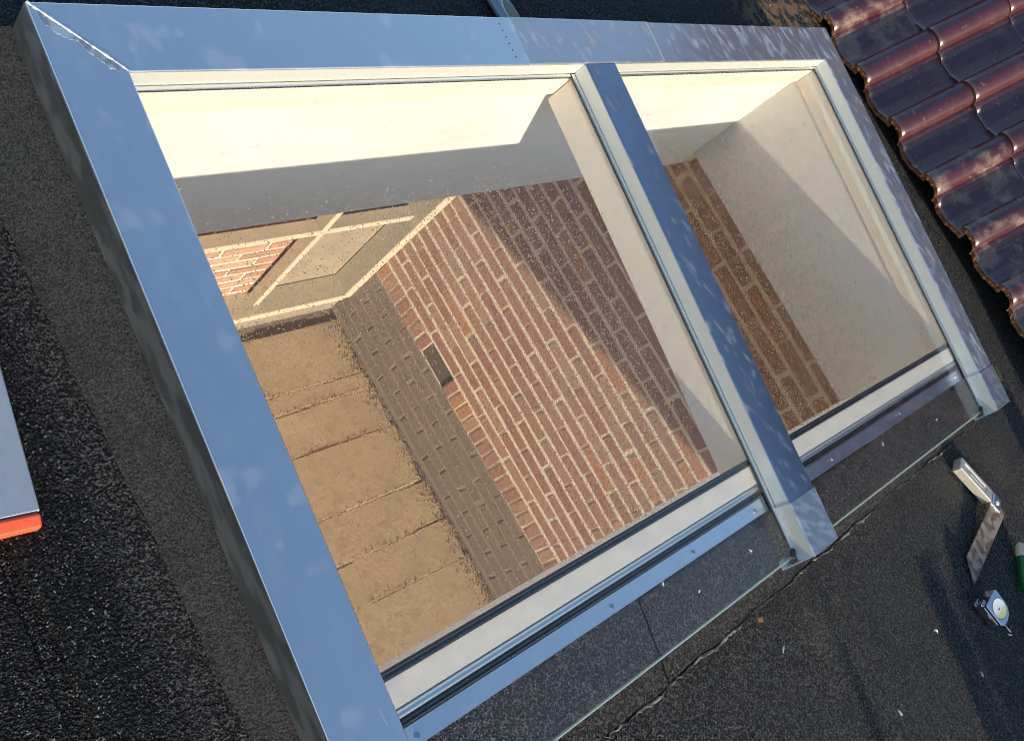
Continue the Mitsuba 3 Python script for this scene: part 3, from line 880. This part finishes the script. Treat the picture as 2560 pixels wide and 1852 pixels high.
def build_tile(dense=True):
    us = np.unique(np.round(np.concatenate([np.linspace(0, 0.0555, 12), [0.0562], np.linspace(0.058, 0.158, 20 if dense else 8)]), 5))
    vs = np.unique(np.round(np.concatenate([[0.0, 0.003, 0.008], np.linspace(0.015, 0.232, 18 if dense else 4)]), 5))
    S, L = np.meshgrid(us, vs, indexing='ij')

    def h(s, l):
        roll = np.where(s < 0.0558, 0.006 + 0.026 * np.sqrt(np.clip(1 - ((s - 0.027) / 0.030) ** 2, 0, 1)), 0.0)
        side = np.where(s >= 0.0558, 0.0050 * (1 - np.clip((s - 0.066) / 0.010, 0, 1)), 0)
        px = np.maximum(np.abs(s - 0.098) - 0.010, 0)
        pl = np.maximum(np.abs(l - 0.080) - 0.078, 0)
        d = np.sqrt(px ** 2 + pl ** 2)
        tt = np.clip((d - 0.009) / 0.006, 0, 1)
        panz = -0.0055 * (1 - tt * tt * (3 - 2 * tt))
        rise = 0.010 * np.clip((s - 0.122) / 0.026, 0, 1) ** 1.5
        lip = -0.004 * (1 - np.clip(l / 0.008, 0, 1)) ** 2
        return 0.003 + roll + side + panz + rise + lip
    Z = h(S, L)
    n, m = S.shape
    top = np.c_[L.ravel(), -S.ravel(), Z.ravel()]
    bot = np.c_[L.ravel(), -S.ravel(), (Z - 0.011).ravel()]
    v = np.vstack([top, bot])
    f = []
    N = n * m
    for i in range(n - 1):
        for j in range(m - 1):
            a = i * m + j
            f += [[a, a + m + 1, a + m], [a, a + 1, a + m + 1]]
            f += [[N + a, N + a + m, N + a + m + 1], [N + a, N + a + m + 1, N + a + 1]]
    for i in range(n - 1):
        a, b = i * m, (i + 1) * m
        f += [[a, b, N + b], [a, N + b, N + a]]
        a, b = i * m + m - 1, (i + 1) * m + m - 1
        f += [[a, N + b, b], [a, N + a, N + b]]
    for j in range(m - 1):
        a, b = j, j + 1
        f += [[a, N + b, b], [a, N + a, N + b]]
        a, b = (n - 1) * m + j, (n - 1) * m + j + 1
        f += [[a, b, N + b], [a, N + b, N + a]]
    tm = trimesh.Trimesh(v, f, process=False)
    tm.fix_normals()
    # the raw clay of the lower end: a thin strip in front
    e0 = np.c_[np.full(n, -0.0012), -us, Z[:, 0] - 0.0004]
    e1 = np.c_[np.full(n, -0.0012), -us, Z[:, 0] - 0.0135]
    e2 = np.c_[np.full(n, 0.004), -us, Z[:, 0] - 0.0135]
    ev = np.vstack([e0, e1, e2])
    ef = []
    for i in range(n - 1):
        ef += [[i, i + 1, n + i + 1], [i, n + i + 1, n + i], [n + i, n + i + 1, 2 * n + i + 1], [n + i, 2 * n + i + 1, 2 * n + i]]
    er = np.random.default_rng(4)
    ev = ev + er.normal(0, 0.0006, ev.shape)
    return tm, trimesh.Trimesh(ev, ef, process=False)


O = np.array([2.020, -0.2150, -0.112])
TS = 1.11                  # lower end of the tile whose roll centre is the second of the eave in view


def tile_T(col, row, jit=True):
    o = O + e_ * ((0.027 * TS - PITCH * col)) + t_ * (EX * row)
    tip = math.radians(2.9)
    tt = t_ * math.cos(tip) - n_ * math.sin(tip)
    nn = n_ * math.cos(tip) + t_ * math.sin(tip)
    o = o + n_ * (0.012 + (rng.normal(0, 0.0012) if jit else 0)) + e_ * (rng.normal(0, 0.0015) if jit else 0) + t_ * (rng.normal(0, 0.0025) if jit else 0)
    M = np.eye(4)
    M[:3, 0], M[:3, 1], M[:3, 2], M[:3, 3] = tt * TS, e_ * TS, nn * TS, o
    return M


t_dense, t_edge = build_tile(True)
t_lite, _ = build_tile(False)
tile_clean = mikit.ply(t_dense, 'glaze', smooth=40)
tile_dirty = mikit.ply(t_dense, 'glaze_dirty', smooth=40)
tile_edge = mikit.ply(t_edge, 'raw_clay')
troof = thing('tiled_roof', 'pitched roof of glazed dark red pan tiles beside the skylight', 'tiled roof')
rest = []
for row in range(0, 30):
    for col in range(-8, 12):
        M = tile_T(col, row)
        if row < 5 and -4 <= col <= 7:
            sh = dict(tile_dirty if (row == 0 and col >= 1) or rng.random() < 0.08 else tile_clean)
            sh['to_world'] = T4(M.tolist())
            k = put('tile', sh, troof)
            ed = dict(tile_edge)
            ed['to_world'] = T4(M.tolist())
            if row == 0:
                put('raw_edge', ed, k)
        else:
            rest.append(xf(t_lite, M[:3, :3], M[:3, 3]))
put('upper_tiles', mikit.ply(cat(*rest), 'glaze', smooth=40), troof, 'tiles higher up the slope', 'stuff')
bd = box(0.08, 6.4, -1.75, 1.25, -0.03, -0.016)
put('roof_board', mikit.ply(xf(bd, np.stack([t_, e_, n_], 1), O), 'dark_board'), troof)
house = thing('house_wall', 'dark upstand of the house wall under the tile eave', 'wall')
put('upstand', mikit.ply(box(2.46, 2.56, -1.9, 1.2, ROOF - 0.4, 0.20), 'felt'), house)

# ------------------------------------------------------------------ tools on the roof
RT = ROOF + 0.001
# spirit level at the left edge
lev = thing('spirit_level', 'grey blue spirit level with orange red end cap, cut off by the left edge', 'spirit level')
ld = np.array([-0.122 + 0.105, -0.451 + 0.304]); ld /= np.linalg.norm(ld)
ang = math.degrees(math.atan2(ld[1], ld[0]))         # local x runs towards the near end
R = rot_z(ang)
LO = (-0.1240, -0.4500, 0)
h0 = RT + 0.0005
put('body', mikit.ply(xf(box(-0.60, -0.0005, -0.052, 0, h0, h0 + 0.017, 0.0012), R, LO), 'level_paint'), lev)
cp = trimesh.Trimesh(*meshkit.arrays(m3.Manifold.batch_hull([m3.Manifold.sphere(0.003, 16).translate([x, y, z]) for x in (0.003, 0.0105) for y in (-0.048, -0.0035) for z in (h0 + 0.003, h0 + (0.0148 if x < 0.006 else 0.0125))]))[:2], process=False)
put('end_cap', mikit.ply(xf(cp, R, LO), 'orange_plastic', smooth=40), lev, 'orange red plastic end cap')
put('vial', mikit.ply(xf(trimesh.creation.cylinder(radius=0.005, height=0.03, sections=16), R, np.array(LO) + R @ np.array([-0.30, -0.026, h0 + 0.0138])), 'label_yellow'), lev)

# try square: pale aluminium stock and rusty blade
sq = thing('try_square', 'try square with pale metal stock and brown rusty blade lying by the skylight corner', 'try square')
A = np.array([1.478, -0.931]); C = np.array([1.536, -1.046]); Bt = np.array([1.330, -1.100])
da = (A - C); La = np.linalg.norm(da); aa = math.degrees(math.atan2(da[1], da[0]))
db = (Bt - C); Lb = np.linalg.norm(db); ab = math.degrees(math.atan2(db[1], db[0]))
st = box(0.028, La, -0.016, 0.016, 0.004, 0.024, 0.002)
st_in = box(0.045, La - 0.01, -0.008, 0.008, 0.0225, 0.03)
stm = m3.Manifold(m3.Mesh(vert_properties=np.asarray(st.vertices, np.float32), tri_verts=np.asarray(st.faces, np.uint32))) - m3.Manifold(m3.Mesh(vert_properties=np.asarray(st_in.vertices, np.float32), tri_verts=np.asarray(st_in.faces, np.uint32)))
put('stock', mikit.ply(xf(stm, rot_z(aa), (C[0], C[1], RT)), 'stock_alu'), sq, 'pale aluminium stock with a recessed face')
put('recess_plate', mikit.ply(xf(box(0.055, La - 0.03, -0.0045, 0.0045, 0.0226, 0.0238, 0.0005), rot_z(aa), (C[0], C[1], RT)), 'stock_alu'), sq)
sw = cat(box(-0.004, 0.028, -0.0185, 0.0165, 0.010, 0.022, 0.0015), box(0.018, 0.021, -0.017, 0.017, 0.0218, 0.0236, 0.0004))
put('stock_end', mikit.ply(xf(sw, rot_z(aa), (C[0], C[1], RT)), 'alu_bright'), sq)
bl = trimesh.creation.extrude_polygon(Pg([(0, -0.020), (Lb - 0.020, -0.020), (Lb + 0.012, 0.020), (0, 0.020)]), 0.002)
tb = math.radians(4)
Rb = rot_z(ab) @ np.array([[math.cos(tb), 0, math.sin(tb)], [0, 1, 0], [-math.sin(tb), 0, math.cos(tb)]])
put('blade', mikit.ply(xf(bl, Rb, (C[0], C[1], RT + 0.0185)), 'rusty_steel'), sq, 'brown rusty steel blade with an angled tip')
hole = trimesh.creation.cylinder(radius=0.004, height=0.002, sections=16)
put('rivet', mikit.ply(xf(hole, rot_z(aa), tuple(np.r_[C + (rot_z(aa) @ [0.008, 0, 0])[:2], RT + 0.0228])), 'label_white'), sq)

# tape measure
tp = thing('tape_measure', 'chrome tape measure with a round white and yellow label', 'tape measure')
tyaw = rot_z(-72)
outline = Pg([(-0.034, -0.028), (0.028, -0.028), (0.036, -0.020), (0.038, 0.0), (0.033, 0.016), (0.022, 0.027), (0.006, 0.031), (-0.034, 0.031)]).buffer(-0.004).buffer(0.004, 6)
tilt = np.array([[1, 0, 0], [0, math.cos(0.22), -math.sin(0.22)], [0, math.sin(0.22), math.cos(0.22)]])
TO = np.array([1.312, -1.168, RT + 0.006])
TR_ = tyaw @ tilt


def tpart(m): return xf(m, TR_ * 0.74, TO)


def ext(poly, z0, z1):
    m = trimesh.creation.extrude_polygon(poly, z1 - z0)
    m.apply_translation([0, 0, z0])
    return m


put('case', mikit.ply(tpart(cat(ext(outline, 0.003, 0.035), ext(outline.buffer(-0.0015), 0.035, 0.0365), ext(outline.buffer(-0.0015), 0.0015, 0.003))), 'chrome', smooth=35), tp)
put('rim', mikit.ply(tpart(ext(outline.buffer(0.0008).difference(outline.buffer(-0.003)), 0.030, 0.0355)), 'chrome', smooth=35), tp)
disc = Pg([(0.0015 + 0.0245 * math.cos(t), 0.001 + 0.0245 * math.sin(t)) for t in np.linspace(0, 2 * math.pi, 48, endpoint=False)])
from shapely.geometry import box as sb
put('label_ring', mikit.ply(tpart(ext(disc.buffer(0.0018), 0.0365, 0.0369)), 'print_dark'), tp)
wl = put('label_disc', mikit.ply(tpart(ext(disc.intersection(sb(-1, -1, 0.008, 1)), 0.0369, 0.0374)), 'label_white'), tp, 'white part of the round label')
put('label_band', mikit.ply(tpart(ext(disc.intersection(sb(0.0082, -1, 1, 1)), 0.0369, 0.0374)), 'label_yellow'), tp, 'yellow part of the round label')
mark = Pg([(-0.002, -0.006), (0.004, -0.001), (-0.002, 0.004), (-0.002, 0.001), (0.001, -0.001), (-0.002, -0.003)])
put('mark', mikit.ply(tpart(ext(mark, 0.0375, 0.0378)), 'print_dark'), wl)
side = cat(box(-0.030, 0.026, -0.0295, -0.0275, 0.008, 0.028, 0.0008), box(-0.010, 0.006, -0.0305, -0.028, 0.012, 0.024, 0.001))
put('belt_clip', mikit.ply(tpart(side), 'steel'), tp)
put('lock_button', mikit.ply(tpart(box(0.006, 0.018, -0.031, -0.027, 0.012, 0.024, 0.0015)), 'black_plastic'), tp)
hk = cat(box(-0.044, -0.033, -0.027, -0.012, 0.004, 0.007, 0.0006), box(-0.046, -0.043, -0.028, -0.011, 0.001, 0.014, 0.0006), box(-0.040, -0.033, -0.030, -0.009, 0.014, 0.026, 0.001))
put('tape_hook', mikit.ply(tpart(hk), 'steel'), tp)

# hand tool with a green and cream handle, half out of the frame
ht = thing('hand_tool', 'hand tool with cream butt and green grip at the right edge of the picture', 'hand tool')
P0, P1 = np.array([1.549, -1.133, RT + 0.014]), np.array([1.416, -1.262, RT + 0.011])
u = (P1 - P0) / np.linalg.norm(P1 - P0)
L = np.linalg.norm(P1 - P0)
put('butt', mikit.ply(tube([P0 + u * a for a in (-0.004, 0, 0.006, 0.016, 0.028)], [0.003, 0.008, 0.011, 0.012, 0.0105], 20), 'pale_wood', smooth=50), ht)
put('grip', mikit.ply(tube([P0 + u * a for a in (0.026, 0.030, 0.05, 0.075, 0.098, 0.104)], [0.0085, 0.011, 0.012, 0.011, 0.009, 0.005], 12), 'green_grip', smooth=30), ht)
put('shaft', mikit.ply(tube([P0 + u * 0.102, P0 + u * 0.16], 0.0038, 12), 'steel', smooth=50), ht)
put('tip', mikit.ply(tube([P0 + u * a for a in (0.158, 0.164, 0.178, 0.19)], [0.007, 0.010, 0.009, 0.004], 12), 'pale_wood', smooth=50), ht)

# grey tool lying in the shade behind the skylight
gt = thing('grey_cutter', 'grey tool with an oval olive grip pad in the shade behind the skylight', 'hand tool')
G0 = np.array([0.855, 0.060, RT + 0.012]); gd = np.array([-0.18, 1.0, 0]); gd /= np.linalg.norm(gd)
gR = rot_z(math.degrees(math.atan2(gd[1], gd[0])))
bd2 = m3.Manifold.batch_hull([m3.Manifold.sphere(0.008, 14).translate([x, y, 0]) for x, y in ((-0.03, -0.010), (-0.03, 0.010), (0.05, -0.015), (0.05, 0.015), (0.14, -0.01), (0.14, 0.01))])
put('body', mikit.ply(xf(bd2, gR, G0), 'grey_tool', smooth=40), gt)
ov = Pg([(0.035 + 0.030 * math.cos(t), 0.011 * math.sin(t)) for t in np.linspace(0, 2 * math.pi, 32, endpoint=False)])
put('grip_rim', mikit.ply(xf(ext(ov.buffer(0.003), 0.0066, 0.0086), gR, G0), 'label_white'), gt)
put('grip_pad', mikit.ply(xf(ext(ov, 0.0086, 0.0104), gR, G0), 'olive_grip'), gt)
put('slider', mikit.ply(xf(box(-0.014, 0.0, -0.005, 0.005, 0.0068, 0.0100, 0.001), gR, G0), 'print_dark'), gt)

# small debris
def shaving(x, y, yaw, ln, r, z=RT, tiltd=15):
    a = np.linspace(-1, 1, 10)
    ln, r = 0.8 * ln, 0.8 * r
    p = np.c_[a * ln / 2, r * (1 - a ** 2), 0.0015 + 0.0016 * (1 - a ** 2)]
    p = p @ rot_z(yaw).T + [x, y, z]
    w = 0.62 * np.array([0.0004, 0.0012, 0.0017, 0.002, 0.002, 0.002, 0.0018, 0.0014, 0.001, 0.0003])
    return tube(p, w, 5)


for i, (x, y, yaw, ln, r) in enumerate([(0.740, -0.979, 35, 0.017, 0.003), (1.129, -1.129, -40, 0.013, 0.005), (0.924, -1.170, 100, 0.016, 0.002), (1.198, -1.238, 80, 0.014, 0.003), (1.355, -1.235, 150, 0.022, 0.002), (1.360, -1.225, 110, 0.030, 0.004)]):
    k = thing('metal_shaving', ['pale shaving on the black felt in front of the middle bar', 'curled shaving lying in the shadow left of the tape measure', 'small shaving near the bottom edge, between the two long shadows', 'shaving in the shadow directly below the tape measure',
                                'short straight shaving right of the tape measure', 'long ragged shaving right of the tape measure'][i], 'shaving', 'metal shavings on the felt')
    scene[k] = mikit.ply(shaving(x, y, yaw, ln, r), 'shaving', smooth=50)
for i, (x, y, yaw, ln) in enumerate([(0.574, -0.835, 30, 0.006), (1.412, -0.834, 20, 0.007), (1.183, -0.813, 75, 0.010), (0.516, -0.800, 60, 0.008), (0.71, -0.83, 120, 0.009)]):
    k = thing('glass_crumb', ['tiny white shaving on the glass overhang left of the middle bar', 'white crumb on the glass overhang near the right bar', 'shaving on the glass overhang just right of the middle bar', 'curled shaving on the lower edge strip of the left pane',
                              'shaving on the glass overhang close beside the middle bar'][i], 'shaving', 'shavings on the glass')
    zl = GZ + 0.0004
    p = RX @ np.array([x, y, zl])
    scene[k] = mikit.ply(shaving(p[0], p[1], yaw, ln, 0.0012, p[2] - 0.0012), 'shaving', smooth=50)
for i, (x, y) in enumerate([(0.717, -0.924), (1.905, -0.947), (1.72, 0.115), (1.80, 0.16), (1.70, 0.19), (1.645, 0.075)]):
    k = thing('clay_crumb', ['reddish clay crumb on the seam in front of the middle bar', 'reddish clay crumb on the felt below the right bar end', 'orange clay crumb on the felt behind the upper right corner', 'orange clay crumb under the tile eave at the top',
                             'orange clay crumb at the top edge beside the tiles', 'small clay crumb just above the upper cover'][i], 'crumb', 'clay crumbs')
    scene[k] = mikit.ply(xf(rough_block(0.0075, 0.006, 0.004, 0.001, 500 + i, 0.0009), rot_z(i * 40), (x, y, RT + 0.007)), 'raw_clay')
mv = []
for _ in range(260):
    a, rr = rng.uniform(0, 6.28), abs(rng.normal(0, 0.009))
    p = np.array([1.885 + rr * math.cos(a), -0.835 + rr * 1.6 * math.sin(a), RT + 0.004])
    tip = p + [rng.normal(0, 0.003), rng.normal(0, 0.003), rng.uniform(0.003, 0.009)]
    mv.append(tube([p, (p + tip) / 2 + rng.normal(0, 0.0006, 3), tip], [0.0007, 0.0006, 0.0002], 4, False))
k = thing('moss_tuft', 'small green moss tuft beside the end of the right bar', 'moss', kind='stuff')
scene[k] = mikit.ply(cat(*mv), 'moss')

# ------------------------------------------------------------------ things outside the picture whose long shadows fall into it
def standing_roll(x, y, r, h, label, name='felt_roll'):
    k = thing(name, label, 'roofing roll', 'rolls standing outside the picture')
    n, a = 40, np.linspace(0, 2 * math.pi * 4, 160)
    m = trimesh.creation.cylinder(radius=r, height=h, sections=36)
    m.apply_translation([x, y, ROOF + 0.008 + h / 2])
    put('felt', mikit.ply(m, 'felt_dry', smooth=40), k)
    c = trimesh.creation.annulus(r * 0.25, r * 0.35, 0.004, sections=24)
    c.apply_translation([x, y, ROOF + 0.008 + h + 0.002])
    put('core', mikit.ply(c, 'pale_wood'), k)


DH = np.array([-SUN[0], -SUN[1]]); TE = SUN[2] / np.linalg.norm(DH); DH /= np.linalg.norm(DH)


def caster(tx, ty, h):
    return np.array([tx, ty]) - DH * h / TE


c = caster(1.390, -1.235, 0.60); standing_roll(c[0], c[1], 0.170, 0.60, 'thick roll of felt standing outside the picture, its shadow at the lower right')
c = caster(1.875, -0.914, 0.60); standing_roll(c[0], c[1], 0.042, 0.60, 'slim roll standing outside the picture, its shadow at the right bar end')
c = caster(2.16, -0.675, 0.60); standing_roll(c[0], c[1], 0.12, 0.60, 'roll of felt standing outside the picture, its shadow under the tile eave')
gb = thing('gas_bottle', 'gas bottle standing outside the picture with its rounded shadow in the foreground', 'gas bottle')
c = caster(1.200, -1.085, 0.60)
zb = ROOF + 0.008
put('body', mikit.ply(tube([(c[0], c[1], zb + z) for z in (0, 0.02, 0.40, 0.46, 0.50, 0.52)], [0.1, 0.115, 0.115, 0.1, 0.065, 0.03], 32), 'grey_tool', smooth=40), gb)
put('collar', mikit.ply(tube([(c[0], c[1], zb + z) for z in (0.515, 0.60)], [0.038, 0.034], 24), 'grey_tool', smooth=40), gb)
sk = thing('wooden_stake', 'tapered wooden stake standing outside the picture that throws the thin shadow in the foreground', 'stake')
c = caster(0.886, -0.960, 0.70)
put('shaft', mikit.ply(tube([(c[0], c[1], zb + z) for z in (0.0, 0.3, 0.55, 0.68, 0.70)], [0.028, 0.027, 0.024, 0.010, 0.004], 14), 'pale_wood', smooth=40), sk)
put('foot', mikit.ply(box(c[0] - 0.08, c[0] + 0.08, c[1] - 0.08, c[1] + 0.08, zb, zb + 0.03, 0.004), 'pale_wood'), sk)
